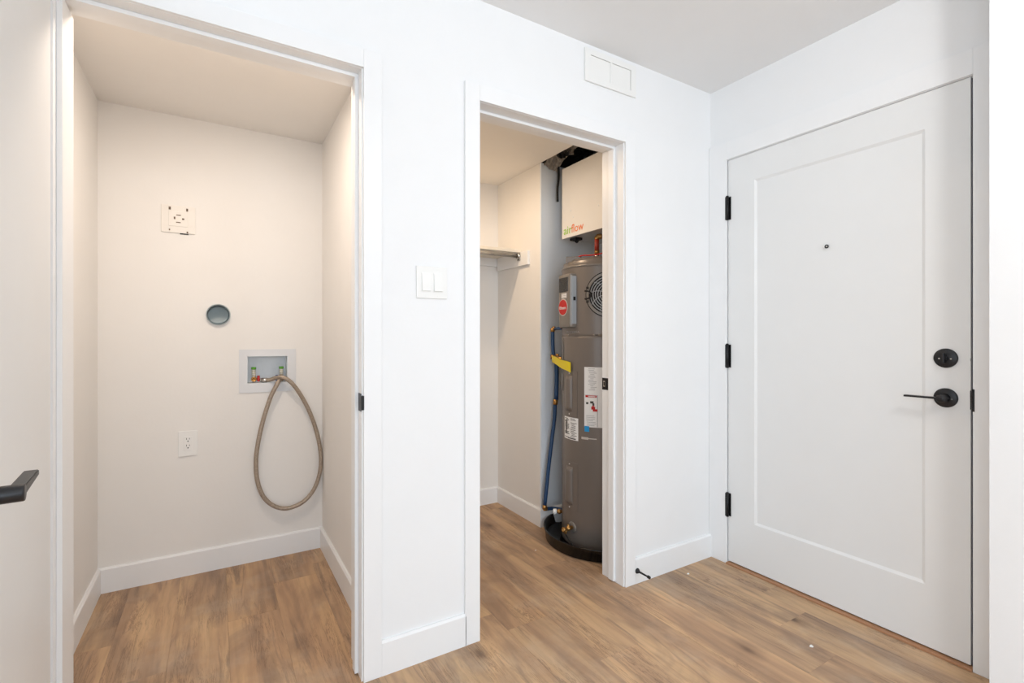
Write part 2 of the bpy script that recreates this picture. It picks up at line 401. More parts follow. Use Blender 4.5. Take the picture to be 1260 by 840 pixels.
obj('door_stop_moulding', B((DA, DA+.012, 1.70, 1.735, .006, ZH-.012), (DB-.013, DB, 1.70, 1.735, .006, ZH-.012), (DA, DB, 1.70, 1.735, ZH-.012, ZH), bev=.001), 'trim', t2)
sp = obj('strike_plate', B((DB-.0015, DB+.001, 1.748, 1.79, .898, .955), bev=.0006), 'black', t2)
obj('latch_hole', B((DB-.0022, DB-.001, 1.768, 1.782, .913, .941)), 'steel', sp)
obj('latch_slot', B((DB-.0028, DB-.002, 1.771, 1.778, .918, .936)), 'dark', sp)
# rear casings inside the closets are outside the view; entry door casing
t3 = struct('trim_3', B((XD-.012, XD, DY1+.0, YW-.001, 0, 2.146), (XD-.012, XD, .519, DY0, 0, 2.146), (XD-.012, XD, DY0, DY1, ZH+.008, 2.146), bev=.0012), 'trim', 'white flat casing around the entry door', 'door trim')
obj('jamb', B((XD-.004, XD+.12, DY1, DY1+.018, 0, ZH+.010), (XD-.004, XD+.12, DY0-.018, DY0, 0, ZH+.010), (XD-.004, XD+.12, DY0-.018, DY1+.018, ZH+.006, ZH+.02)), 'trim', t3)
obj('weather_strip', B((XD+.012, XD+.04, DY0, DY0+.0085, 0, ZH+.006)), 'weather', t3)
obj('door_stop_moulding', B((XD+.006, XD+.04, DY1-.0028, DY1, 0, ZH+.006), (XD+.008, XD+.04, DY0, DY1, ZH+.0035, ZH+.006)), 'trim', t3)

# threshold strip under the entry door
tag(obj('threshold', B((XD-.018, XD+.10, DY0+.001, DY1-.001, 0, .009), bev=.002), 'threshold'), 'narrow wood-toned threshold strip under the entry door', 'threshold', kind='structure')

# ------------------------------------------------------------------ entry door
d1 = thing('door_1', (XD, 1.54, 0), 'white single-panel entry door with black lever, deadbolt and hinges', 'door', kind='structure')
def shaker_face(y0, y1, z0, z1, py0, py1, pz0, pz1, x, depth, thick):
    bm = bmesh.new(); bv = .011
    def ring(xx, a, b, c, d): return [bm.verts.new(p) for p in ((xx,a,c),(xx,b,c),(xx,b,d),(xx,a,d))]
    back = ring(x+thick, y0, y1, z0, z1); o1 = ring(x, y0, y1, z0, z1); o2 = ring(x, py0, py1, pz0, pz1)
    o3 = ring(x+depth, py0+bv, py1-bv, pz0+bv, pz1-bv)
    for A, Bq in ((back, o1), (o1, o2), (o2, o3)):
        for i in range(4): bm.faces.new((A[i], A[(i+1)%4], Bq[(i+1)%4], Bq[i]))
    bm.faces.new(back); bm.faces.new(o3); return bm
obj('slab', shaker_face(DY0+.009, DY1-.0022, .014, 2.0525, .739, 1.405, .240, 1.919, XD+.001, .007, .04), 'door', d1)
for z in (1.808, 1.056, .300):
    hg = obj('hinge', B((XD-.0015, XD+.001, DY1-.018, DY1-.004, z-.058, z+.058)), 'black', d1)
    bm = bmesh.new(); cyl(bm, (XD-.010, DY1-.004, z-.06), (XD-.010, DY1-.004, z+.06), .0072, n=16)
    for q in (-.0365, -.0125, .0125, .0365): cyl(bm, (XD-.010, DY1-.004, z+q-.0008), (XD-.010, DY1-.004, z+q+.0008), .0078, n=16)
    lathe(bm, (XD-.010, DY1-.004, z+.06), (0,0,1), [(.0072, 0), (.0055, .003), (0, .004)], 16)
    obj('knuckle', bm, 'black', hg)
    obj('jamb_leaf', B((XD-.0135, XD-.0118, DY1-.002, DY1+.006, z-.058, z+.058)), 'black', hg)
bm = bmesh.new(); lathe(bm, (XD+.001, 1.077, 1.54), (-1,0,0), [(.0085,0),(.0085,.002),(.007,.0035),(.0055,.0025),(.0045,.001),(0,.001)], 24)
pe = obj('peephole', bm, 'handle', d1)
bm = bmesh.new(); lathe(bm, (XD+.0005, 1.077, 1.54), (-1,0,0), [(.0042,.001),(.003,.0025),(0,.003)], 16); obj('lens', bm, 'steel', pe)
def rose(z, nm):
    bm = bmesh.new(); lathe(bm, (XD+.002, .679, z), (-1,0,0), [(.0345,0),(.0345,.005),(.0335,.0075),(.031,.009),(0,.0098)], 48)
    return obj(nm, bm, 'handle', d1)
db = rose(1.076, 'deadbolt')
bm = bmesh.new(); cyl(bm, (XD-.007, .679, 1.076), (XD-.016, .679, 1.076), .010, .008)
box(bm, XD-.030, XD-.010, .6755, .6825, 1.058, 1.094, bev=.002); obj('thumb_turn', bm, 'handle', db)
for s in (-1, 1):
    bm = bmesh.new(); cyl(bm, (XD-.0065, .679+s*.0165, 1.074), (XD-.0085, .679+s*.0165, 1.074), .0028, n=12); obj('screw', bm, 'steel', db)
lv = rose(.934, 'lever_handle')
bm = bmesh.new(); lathe(bm, (XD-.007, .679, .934), (-1,0,0), [(.016,0),(.013,.006),(.0125,.046),(.0115,.048),(0,.048)], 32); obj('neck', bm, 'handle', lv)
bm = bmesh.new(); box(bm, XD-.056, XD-.036, .672, .785, .9315, .9385, bev=.0015); obj('lever', bm, 'handle', lv)
bm = bmesh.new(); cyl(bm, (XD-.0065, .660, .931), (XD-.009, .660, .931), .0022, n=10); obj('set_screw', bm, 'steel', lv)
obj('latch_plate', B((XD-.0005, XD+.0015, DY0+.0075, DY0+.0100, .900, .966)), 'black', d1)
obj('bolt_plate', B((XD-.0005, XD+.0010, DY0+.0085, DY0+.0100, 1.068, 1.078)), 'steel', d1)
bm = B((XD-.0135, XD-.0115, DY0-.005, DY0+.002, .895, .972), bev=.0006); obj('strike_plate', bm, 'black', t3)

# ------------------------------------------------------------------ laundry closet door, swung open towards the viewer
ang = R(5.2)
d2 = thing('door_2', (-.3535, 1.632, 0), 'white slab closet door swung open at the left edge with black lever', 'door', kind='structure')
d2.rotation_euler = (0, 0, ang)   # leaf runs towards -Y, tilting to +X
def loc_obj(name, bm, m, parent):       # geometry already in parent's local frame
    bmesh.ops.recalc_face_normals(bm, faces=bm.faces)
    me = bpy.data.meshes.new(name); bm.to_mesh(me); bm.free(); me.materials.append(M[m])
    o = bpy.data.objects.new(name, me); C.objects.link(o); o.parent = parent; return o
loc_obj('slab', B((-.035, 0, -.756, 0, .012, 2.035), bev=.001), 'door', d2)
hx, hy, hz = 0, -.703, .932
bm = bmesh.new(); lathe(bm, (hx-.001, hy, hz), (1,0,0), [(.031,0),(.031,.005),(.029,.008),(0,.009)], 40); lh = loc_obj('lever_handle', bm, 'handle', d2)
bm = bmesh.new(); lathe(bm, (hx+.006, hy, hz), (1,0,0), [(.0125,0),(.0122,.053),(.0115,.0545),(0,.0545)], 40); loc_obj('neck', bm, 'handle', lh)
bm = bmesh.new()
v = []
for y, z0, z1 in ((hy+.004, hz-.006, hz+.008), (hy+.11, hz+.000, hz+.0085)):
    v.append([bm.verts.new(p) for p in ((.042,y,z0),(.060,y,z0),(.060,y,z1),(.042,y,z1))])
for i in range(4): bm.faces.new((v[0][i], v[0][(i+1)%4], v[1][(i+1)%4], v[1][i]))
bm.faces.new(v[0][::-1]); bm.faces.new(v[1])
bmesh.ops.bevel(bm, geom=list(bm.edges), offset=.0012, segments=2, affect='EDGES'); loc_obj('lever', bm, 'handle', lh)
for z in (.25, 1.02, 1.80):
    bm = bmesh.new(); cyl(bm, (-.038, .004, z-.05), (-.038, .004, z+.05), .006, n=14); loc_obj('hinge', bm, 'black', d2)

# ------------------------------------------------------------------ return air vent high on the closet wall
av = thing('air_vent', (1.524, YW, 2.27), 'white louvred air vent high on the closet wall below the ceiling', 'vent')
vx0, vx1, vz0, vz1 = 1.372, 1.678, 2.272, 2.416
obj('frame', B((vx0, vx1, YW-.009, YW-.001, vz0, vz0+.025), (vx0, vx1, YW-.009, YW-.001, vz1-.025, vz1), (vx0, vx0+.032, YW-.009, YW-.001, vz0+.025, vz1-.025), (vx1-.032, vx1, YW-.009, YW-.001, vz0+.025, vz1-.025), (1.519, 1.529, YW-.009, YW-.001, vz0+.025, vz1-.025)), 'plastic', av)
obj('backing', B((vx0+.03, vx1-.03, YW-.0015, YW-.0005, vz0+.02, vz1-.02)), 'plastic', av)
bm = bmesh.new(); vs = [bm.verts.new(p) for p in ((0,-.0052,-.0042),(.115,-.0052,-.0042),(.115,-.0064,.0044),(0,-.0064,.0044),(0,-.0042,-.0043),(.115,-.0042,-.0043),(.115,-.0054,.0043),(0,-.0054,.0043))]
for q in ((0,1,2,3),(4,5,6,7),(0,1,5,4),(2,3,7,6),(0,3,7,4),(1,2,6,5)): bm.faces.new([vs[i] for i in q])
bmesh.ops.recalc_face_normals(bm, faces=bm.faces)
lm = bpy.data.meshes.new('louvre'); bm.to_mesh(lm); bm.free(); lm.materials.append(M['plastic'])
for xs in (vx0+.032, 1.529):
    for i in range(10):
        o = bpy.data.objects.new('louvre', lm); C.objects.link(o); o.parent = av
        o.location = Vector((xs, YW, vz0+.0305+i*.0092))-Vector(av.location)

# ------------------------------------------------------------------ light switch, outlet, receptacle
sw = thing('light_switch', (.6635, YW, 1.29), 'white double rocker light switch on the wall between the closets', 'switch')
obj('cover_plate', B((.605, .722, YW-.006, YW-.0005, 1.290, 1.405), bev=.002), 'plastic', sw)
for xc in (.6405, .6865):
    r = obj('rocker_frame', B((xc-.0175, xc+.0175, YW-.0075, YW-.005, 1.3135, 1.3815), bev=.0006), 'plastic', sw)
    bm = bmesh.new(); v = [bm.verts.new(p) for p in ((xc-.0155,YW-.007,1.316),(xc+.0155,YW-.007,1.316),(xc+.0155,YW-.007,1.379),(xc-.0155,YW-.007,1.379),(xc-.0155,YW-.0125,1.317),(xc+.0155,YW-.0125,1.317),(xc+.0155,YW-.0082,1.378),(xc-.0155,YW-.0082,1.378))]
    for q in ((0,1,2,3),(4,5,6,7),(0,1,5,4),(2,3,7,6),(0,3,7,4),(1,2,6,5)): bm.faces.new([v[i] for i in q])
    obj('rocker', bm, 'plastic', r)
    for z in (1.299, 1.396):
        bm = bmesh.new(); cyl(bm, (xc, YW-.0055, z), (xc, YW-.0066, z), .0025, n=10); obj('screw', bm, 'plastic', sw)
ot = thing('power_outlet', (-.118, LY, .58), 'white duplex power outlet low on the laundry closet back wall', 'outlet')
obj('cover_plate', B((-.157, -.079, LY-.006, LY-.0005, .577, .698), bev=.002), 'plastic', ot)
oi_ = obj('socket_insert', B((-.1345, -.1015, LY-.0085, LY-.005, .604, .672), bev=.0008), 'plastic', ot)
for zc in (.656, .624):
    obj('blade_slot', B((-.1245, -.1225, LY-.0092, LY-.008, zc+.000, zc+.009)), 'dark', oi_)
    obj('blade_slot', B((-.1125, -.1108, LY-.0092, LY-.008, zc+.001, zc+.008)), 'dark', oi_)
    bm = bmesh.new(); cyl(bm, (-.1176, LY-.008, zc-.007), (-.1176, LY-.0093, zc-.007), .0028, n=12); obj('ground_hole', bm, 'dark', oi_)
rc = thing('dryer_receptacle', (-.155, LY, 1.645), 'painted-over square dryer receptacle cover with slots, upper left of the laundry closet', 'outlet')
obj('cover_plate', B((-.224, -.088, LY-.006, LY-.0005, 1.652, 1.783), bev=.0018), 'painted', rc)
obj('plug_face', B((-.195, -.117, LY-.0085, LY-.005, 1.683, 1.755), bev=.0015), 'painted', rc)
for (x, z, sx, sz) in ((-.155, 1.737, .009, .0022), (-.156, 1.702, .009, .0022), (-.171, 1.722, .0032, .006), (-.137, 1.720, .0045, .004), (-.190, 1.767, .0042, .0065), (-.121, 1.766, .0038, .0065), (-.191, 1.665, .0025, .0032), (-.120, 1.658, .003, .004)):
    obj('slot', B((x-sx, x+sx, LY-.0094, LY-.005, z-sz, z+sz), bev=.0006), 'slot', rc)
bm = bmesh.new(); box(bm, -.150, -.116, LY-.004, LY-.0003, 1.6475, 1.6520); obj('paint_gap', bm, 'dark', rc)
for (x, z) in ((-.212, 1.765), (-.1, 1.765), (-.212, 1.672), (-.1, 1.690)):
    obj('embossed_mark', B((x-.008, x+.008, LY-.0068, LY-.0055, z-.0006, z+.0006)), 'painted', rc)

# ------------------------------------------------------------------ grey dryer duct in the wall
bm = bmesh.new(); lathe(bm, (.008, LY+.098, 1.264), (0,-1,0), [(.049,0),(.049,.110),(.0525,.110),(.0525,0),(.049,0)], 56)
dd = tag(obj('dryer_duct', bm, 'greypvc', origin=(.008, LY, 1.264)), 'round grey dryer duct opening in the laundry closet back wall', 'duct')
bm = bmesh.new(); lathe(bm, (.008, LY+.055, 1.264), (-.15,-1,.45), [(0,0),(.040,.002),(.047,.006),(.047,-.01)], 40)
obj('damper_flap', bm, 'greypvc', dd)

# ------------------------------------------------------------------ washer outlet box and braided hose
wb = thing('washer_box', (.231, LY, .867), 'grey recessed washer outlet box with two water valves', 'outlet box')
bm = bmesh.new()
fx0, fx1, fz0, fz1, ix0, ix1, iz0, iz1 = .098, .364, .867, 1.089, .134, .324, .913, 1.055
for b_ in ((fx0, fx1, fz0, iz0), (fx0, fx1, iz1, fz1), (fx0, ix0, iz0, iz1), (ix1, fx1, iz0, iz1)): box(bm, b_[0], b_[1], LY-.004, LY-.0003, b_[2], b_[3])
obj('flange', bm, 'boxgrey', wb)
obj('recess', B((ix0, ix0+.002, LY-.004, LY+.084, iz0, iz1), (ix1-.002, ix1, LY-.004, LY+.084, iz0, iz1), (ix0, ix1, LY-.004, LY+.084, iz0, iz0+.002), (ix0, ix1, LY-.004, LY+.084, iz1-.002, iz1), (ix0, ix1, LY+.082, LY+.084, iz0, iz1)), 'boxin', wb)
def valve(xc, side, col, nm):
    bm = bmesh.new(); yv = LY+.035
    cyl(bm, (xc, yv, iz0+.028), (xc, yv, iz0+.075), .0095, n=20)
    v = obj('valve', bm, 'clear', wb)
    bm = bmesh.new(); cyl(bm, (xc, yv, iz0+.071), (xc, yv, iz0+.083), .0115, n=8); obj('green_cap', bm, 'greenleaf', v)
    bm = bmesh.new(); lathe(bm, (xc, yv+.012, iz0+.020), (0,-1,0), [(.012,0),(.013,.004),(.013,.028),(.009,.030),(.0065,.024),(0,.022)], 24); obj('outlet_thread', bm, 'brass', v)
    bm = bmesh.new(); cyl(bm, (xc, yv, iz0+.020), (xc+side*.020, yv, iz0+.022), .004, n=10)
    box(bm, xc+side*.022-.006, xc+side*.022+.006, yv-.012, yv+.008, iz0+.008, iz0+.038, bev=.002); obj('handle', bm, col, v)
    for q in range(4):
        bm = bmesh.new(); cyl(bm, (xc, yv, iz0+.034+q*.010), (xc, yv, iz0+.037+q*.010), .0102, n=16); obj('band', bm, 'boxgrey', v)
valve(.166, 1, 'red', 'hot'); valve(.297, -1, 'bluecap', 'cold')
HP = [(0.209,2.842,0.927),(0.225,2.835,0.928),(0.242,2.825,0.93),(0.274,2.800,0.943),(0.304,2.785,0.939),(0.341,2.780,0.908),(0.385,2.79,0.841),(0.429,2.795,0.747),(0.464,2.80,0.639),(0.484,2.80,0.527),(0.482,2.80,0.427),(0.453,2.80,0.335),(0.405,2.80,0.278),(0.349,2.80,0.254),(0.295,2.80,0.255),(0.242,2.80,0.286),(0.201,2.80,0.343),(0.177,2.80,0.43),(0.173,2.80,0.533),(0.186,2.80,0.634),(0.208,2.80,0.735),(0.238,2.797,0.837),(0.265,2.79,0.899),(0.285,2.805,0.934),(0.296,2.832,0.936),(0.297,2.85,0.934)]
bm = bmesh.new(); tube(bm, HP[1:], .0105, 14, 7)
hs = tag(obj('supply_hose', bm, 'braid', origin=(.297, 2.84, .934)), 'braided grey supply hose looping down from the washer outlet box', 'hose')
bm = bmesh.new(); cyl(bm, (.203, 2.845, .927), (.226, 2.834, .928), .0125, n=8); cyl(bm, (.196, 2.848, .927), (.204, 2.8445, .927), .010, n=20); obj('end_fitting', bm, 'steel', hs)

# ------------------------------------------------------------------ storage closet shelf and rod
sh = thing('closet_shelf', (KX1, KY, 1.70), 'off-white closet shelf on wall cleats in the storage closet', 'shelf')
obj('board', B((KX0, KX1-.001, 2.66, KY-.001, 1.700, 1.719), bev=.001), 'shelf', sh)
obj('side_cleat', B((KX1-.019, KX1-.0005, 2.558, KY-.02, 1.612, 1.70), bev=.001), 'trim', sh)
obj('back_cleat', B((KX0, KX1-.019, KY-.02, KY-.001, 1.645, 1.70), bev=.001), 'trim', sh)
rd = thing('closet_rod', (KX1-.02, 2.655, 1.672), 'metal hanging rod under the front of the closet shelf', 'rod')
bm = bmesh.new(); cyl(bm, (KX0+.001, 2.655, 1.676), (KX1-.020, 2.655, 1.676), .0125, n=20); obj('tube', bm, 'steel', rd)
bm = bmesh.new(); box(bm, KX1-.024, KX1-.0195, 2.638, 2.672, 1.645, 1.699, bev=.0015); lathe(bm, (KX1-.0195, 2.655, 1.676), (-1,0,0), [(.020,0),(.020,.006),(.0165,.018),(.0135,.018),(.0135,.004)], 28)
bk = obj('end_bracket', bm, 'steel', rd)
bm = bmesh.new(); cyl(bm, (KX1-.0235, 2.655, 1.654), (KX1-.026, 2.655, 1.654), .004, n=10); obj('screw', bm, 'dark', bk)

# ------------------------------------------------------------------ drain pan
TC = Vector((1.90, 2.115, 0))
bm = bmesh.new(); lathe(bm, TC, (0,0,1), [(0,.001),(.318,.001),(.330,.004),(.335,.060),(.342,.064),(.342,.068),(.333,.068),(.326,.012),(.318,.006),(0,.006)], 96)
for v in bm.verts: v.co.x = min(v.co.x, 2.215)
tag(obj('drain_pan', bm, 'pan', origin=TC), 'round black plastic drain pan under the water heater', 'pan')

# ------------------------------------------------------------------ water heater
u = Vector((-.6683, -.7439, 0)); rt = Vector((.7439, -.6683, 0)); RT = .235
def tp(phi, z, r=RT):
    a = R(phi); return TC+(u*math.cos(a)+rt*math.sin(a))*r+Vector((0,0,z))
def patch(bm, p0, p1, z0, z1, r0=RT-.001, th=.002, n=8, m=1, hf=None):
    """curved plate on the tank between two angles; hf(s,t) adds relief"""
    F = []; Bk = []
    for i in range(n+1):
        s = i/n; ph = p0+(p1-p0)*s; F.append([]); Bk.append([])
        for j in range(m+1):
            t = j/m; z = z0+(z1-z0)*t; h = hf(s, t) if hf else 0
            F[i].append(bm.verts.new(tp(ph, z, r0+th+h))); Bk[i].append(bm.verts.new(tp(ph, z, r0)))
    for i in range(n):
        for j in range(m):
            f = bm.faces.new((F[i][j], F[i+1][j], F[i+1][j+1], F[i][j+1])); f.smooth = bool(hf)
            bm.faces.new((Bk[i][j], Bk[i][j+1], Bk[i+1][j+1], Bk[i+1][j]))
    for i in range(n):
        bm.faces.new((F[i][0], Bk[i][0], Bk[i+1][0], F[i+1][0])); bm.faces.new((F[i][m], F[i+1][m], Bk[i+1][m], Bk[i][m]))
    for j in range(m):
        bm.faces.new((F[0][j], F[0][j+1], Bk[0][j+1], Bk[0][j])); bm.faces.new((F[n][j], Bk[n][j], Bk[n][j+1], F[n][j+1]))
wh = thing('water_heater', (TC.x, TC.y, .006), 'tall grey electric water heater standing in black drain pan', 'water heater')
bm = bmesh.new(); lathe(bm, TC, (0,0,1), [(0,.0065),(.228,.0065),(.2335,.012),(RT,.02),(RT,.03),(RT,1.145),(RT,1.1555),(RT-.0012,1.1563),(RT-.0012,1.1580),(RT,1.1588),(RT,1.17),(RT,1.30),(RT,1.53),(RT,1.540),(RT-.004,1.548),(.226,1.550),(.226,1.566),(.222,1.572),(.205,1.574),(.203,1.582),(.19,1.588),(0,1.592)], 120)
obj('tank', bm, 'tank', wh)
bm = bmesh.new(); lathe(bm, TC, (0,0,1), [(RT-.002,1.532),(RT+.003,1.533),(RT+.003,1.541),(RT-.002,1.545)], 96); obj('top_rim', bm, 'tank2', wh)
# junction box on top
jb = obj('junction_box', B((-.042, .042, -.03, .03, 1.562, 1.603), bev=.004), 'tank')
p = tp(-62, 0, .182); jb.data.transform(Matrix.Translation((p.x-wh.location.x, p.y-wh.location.y, -wh.location.z)) @ Matrix.Rotation(math.atan2(rt.y, rt.x), 4, 'Z')); jb.parent = wh
# control panel, a box turned to the left
ph = -56; a = R(ph); nrm = u*math.cos(a)+rt*math.sin(a); tan = -u*math.sin(a)+rt*math.cos(a)
CMW = Matrix((( tan.x, nrm.x, 0, TC.x), (tan.y, nrm.y, 0, TC.y), (0, 0, 1, 0), (0, 0, 0, 1)))   # local x = tangent (image right), y = outward
def onpanel(name, bm, m, parent):
    bm.transform(CMW); return obj(name, bm, m, parent)
cp = onpanel('control_panel', B((-.055, .075, .180, .262, 1.205, 1.500), bev=.015), 'tank2', wh)
onpanel('side_cover', B((.0745, .0765, .200, .250, 1.225, 1.484), bev=.0008), 'shroud', cp)
onpanel('cable_clip', B((.075, .079, .228, .242, 1.352, 1.372), bev=.001), 'dark', cp)
onpanel('display_screen', B((-.044, .054, .2605, .2635, 1.402, 1.480), bev=.0012), 'screen', cp)
onpanel('small_sticker', B((-.016, .038, .2610, .2630, 1.368, 1.394)), 'label', cp)
for q in range(3): onpanel('sticker_text', B((-.012, .034, .2625, .2634, 1.3715+q*.008, 1.3745+q*.008)), 'lightink', cp)
def ellipse(bm, cx, cz, rx, rz, y0, y1, n=40):
    A = [bm.verts.new((cx+rx*math.cos(2*math.pi*i/n), y0, cz+rz*math.sin(2*math.pi*i/n))) for i in range(n)]
    Bq = [bm.verts.new((cx+rx*math.cos(2*math.pi*i/n), y1, cz+rz*math.sin(2*math.pi*i/n))) for i in range(n)]
    for i in range(n): bm.faces.new((A[i], A[(i+1)%n], Bq[(i+1)%n], Bq[i]))
    bm.faces.new(A); bm.faces.new(Bq)
bm = bmesh.new(); ellipse(bm, .002, 1.317, .050, .047, .260, .264); onpanel('logo_rim', bm, 'rim', cp)
bm = bmesh.new(); ellipse(bm, .002, 1.317, .045, .042, .262, .2655); onpanel('logo_disc', bm, 'red', cp)
def text_mesh(s, size):
    c = bpy.data.curves.new('t', 'FONT'); c.body = s; c.size = size; c.extrude = .0004; c.resolution_u = 3
    o = bpy.data.objects.new('t', c); C.objects.link(o); bpy.context.view_layer.update()
    me = bpy.data.meshes.new_from_object(o.evaluated_get(bpy.context.evaluated_depsgraph_get()))
    bpy.data.objects.remove(o); bm = bmesh.new(); bm.from_mesh(me); bpy.data.meshes.remove(me)
    xs = [v.co.x for v in bm.verts]; return bm, min(xs), max(xs)
bm, xa, xb = text_mesh('Rheem', .028); k = .070/(xb-xa)
for v in bm.verts: v.co = Vector(((v.co.x-(xa+xb)/2)*k+.002, .2660+v.co.z, 1.306+v.co.y*k))
onpanel('logo_lettering', bm, 'label', cp)
# embossed model word under the panel, wrapped round the tank
bm, xa, xb = text_mesh('PROTERRA', .02)
for v in bm.verts:
    s = (v.co.x-xa)/(xb-xa); v.co = tp(-58+s*26, 1.176+v.co.y*.75, RT+.0006+v.co.z)
obj('embossed_lettering', bm, 'grille', wh)
# fan grille: black recess, concentric ribs and spokes wrapped on the tank
GP, GZ, GR = 7, 1.378, .122
def gp(r, t, rad): return tp(GP+math.degrees(r*math.cos(t)/RT), GZ+r*math.sin(t), rad)
def ringpatch(bm, r0, r1, rad0, rad1, t0=0, t1=2*math.pi, n=72):
    V = []
    for i in range(n+1):
        t = t0+(t1-t0)*i/n; V.append([bm.verts.new(gp(q, t, h)) for q, h in ((r0, rad0), (r0, rad1), (r1, rad1), (r1, rad0))])
    for A, Bq in zip(V, V[1:]):
        for j in range(4): bm.faces.new((A[j], A[(j+1)%4], Bq[(j+1)%4], Bq[j]))
bm = bmesh.new(); V = [[bm.verts.new(gp(GR*k/10+.0001, 2*math.pi*i/64, RT+.001)) for i in range(64)] for k in range(11)]
for A, Bq in zip(V, V[1:]):
    for i in range(64): bm.faces.new((A[i], A[(i+1)%64], Bq[(i+1)%64], Bq[i]))
bm.faces.new(V[0]); fg = obj('fan_grille', bm, 'dark', wh)
for r0, r1 in ((.103, .1165), (.0905, .0950), (.0780, .0825), (.0655, .0700), (.0530, .0575), (.0405, .0450)):
    bm = bmesh.new(); ringpatch(bm, r0, r1, RT, RT+.005); obj('ring', bm, 'tank2' if r0 > .095 else 'grille', fg)
bm = bmesh.new(); ringpatch(bm, .0002, .024, RT, RT+.006); obj('hub', bm, 'tank2', fg)
for i in range(10):
    t = 2*math.pi*i/10+.31; bm = bmesh.new(); V = []
    for s in range(9):
        r = .022+(.10-.022)*s/8; tt = t+.35*(r-.06)/.06
        V.append([bm.verts.new(gp(r, tt+d/r, h)) for d, h in ((-.0016, RT), (-.0016, RT+.0045), (.0016, RT+.0045), (.0016, RT))])
    for A, Bq in zip(V, V[1:]):
        for j in range(4): bm.faces.new((A[j], A[(j+1)%4], Bq[(j+1)%4], Bq[j]))
    obj('spoke', bm, 'grille', fg)
# clip at the grille's left side
bm = bmesh.new()
pts = [(-.124, .022), (-.098, .016), (-.090, 0), (-.098, -.016), (-.124, -.022)]
tube(bm, [tp(GP+math.degrees(a_/RT), GZ+b_, RT+.006) for a_, b_ in pts], .0045, 8, 4); obj('latch_clip', bm, 'dark', fg)
for s in (-1, 1):
    bm = bmesh.new(); patch(bm, GP-28.5, GP-25, GZ+s*.036-.007, GZ+s*.036+.007, RT, .005, 2); obj('clip_slot', bm, 'dark', fg)
# seam screws
for phs in (-52, -11, -4):
    bm = bmesh.new(); q = tp(phs, 1.163, RT-.001); lathe(bm, q, tp(phs, 1.163, RT+.01)-q, [(.008 if phs > -20 else .004,0),(.006,.004),(0,.005)], 16); obj('seam_screw', bm, 'tank2', wh)
# access covers with a raised bulge
def cover(p0, p1, z0, z1):
    bm = bmesh.new(); patch(bm, p0, p1, z0, z1, RT-.001, .0035, 8); c = obj('access_cover', bm, 'tank', wh)
    def hf(s, t):
        x = (s-.5)*2; y = (t-.5)*2; y = max(0, abs(y)-.72)/.28; d = x*x+y*y
        return .014*max(0, 1-d)**.6 if d < 1 else 0
    w_ = p1-p0; bm = bmesh.new(); patch(bm, p0+w_*.10, p0+w_*.66, z0+.03, z1-.025, RT, .003, 14, 26, hf); obj('raised_bulge', bm, 'tank', c)
    for z in (z0+.014, z1-.012):
        bm = bmesh.new(); q = tp(p0+w_*.42, z, RT+.001); lathe(bm, q, tp(p0+w_*.42, z, RT+.01)-q, [(.005,0),(.004,.003),(0,.004)], 12); obj('screw', bm, 'rim', c)
cover(-61, -35.5, .716, .966); cover(-61, -34.5, .204, .467)
# labels
bm = bmesh.new(); patch(bm, -24.6, 14, .673, .993, RT-.0005, .0012, 12); la = obj('instruction_label', bm, 'label', wh)
lr = random.Random(3)
def bars(p0, p1, zt, zb, step, m, nm, par, hgt=.0022):
    bm = bmesh.new(); z = zt
    while z > zb:
        if lr.random() > .15:
            a0 = p0+lr.uniform(0, 3)*(lr.random() > .5); a1 = p1-lr.uniform(0, (p1-p0)*.45); patch(bm, a0, a1, z-hgt, z, RT, .0012, 4)
        z -= step
    obj(nm, bm, m, par)
bars(-19, -7, .985, .870, .0075, 'lightink', 'small_print', la); bars(-1, 12, .985, .845, .0085, 'lightink', 'small_print', la)
for q in (-22, 1):
    bm = bmesh.new(); patch(bm, q-1, q+17-3, .832, .843, RT, .0012, 6)
    wr_ = obj('danger_strip', bm, 'red', la)
    bm = bmesh.new()
    for i in range(8): patch(bm, q+3+i*1.2, q+3.8+i*1.2, .8345, .8405, RT+.001, .0006, 1)
    obj('strip_lettering', bm, 'label', wr_)
    bm = bmesh.new(); patch(bm, q, q+3, .795, .806, RT, .0012, 3); patch(bm, q+5.5, q+10, .800, .812, RT, .0012, 3); patch(bm, q+8.5, q+11, .788, .802, RT, .0012, 3); obj('tap_drawing', bm, 'ink', la)
    bm = bmesh.new(); patch(bm, q+7, q+12, .768, .784, RT, .0012, 3); patch(bm, q+9, q+15, .758, .771, RT, .0012, 3); patch(bm, q+8.5, q+10.5, .780, .790, RT, .0012, 3); obj('hand_drawing', bm, 'red', la)
    bars(q, q+14, .752, .684, .0085, 'lightink', 'small_print', la)
bm = bmesh.new(); patch(bm, -7.4, -6.6, .676, .845, RT, .0010, 1); patch(bm, -24, -8, .8445, .8455, RT, .001, 4); obj('rule_line', bm, 'lightink', la)
bm = bmesh.new(); patch(bm, -24.3, -17.8, .648, .678, RT, .0014, 3); bs = obj('energy_sticker', bm, 'bluesticker', wh)
bm = bmesh.new(); patch(bm, -64, -34, .590, .712, RT-.0005, .0012, 8)
for v in bm.verts:
    pass
rl = obj('rating_label', bm, 'label', wh)
bars(-62, -50, .704, .600, .0060, 'ink', 'small_print', rl, .003); bars(-48, -36, .706, .606, .0075, 'ink', 'small_print', rl, .0025)
bm = bmesh.new(); patch(bm, -54, -38, .594, .600, RT, .0012, 3); patch(bm, -60, -57, .62, .69, RT, .0012, 2); obj('print_block', bm, 'ink', rl)
bm = bmesh.new(); patch(bm, -29, -19, .605, .618, RT-.0005, .0008, 4); patch(bm, -21, -8, .609, .614, RT-.0005, .0008, 4); obj('sticker_residue', bm, 'rim', wh)
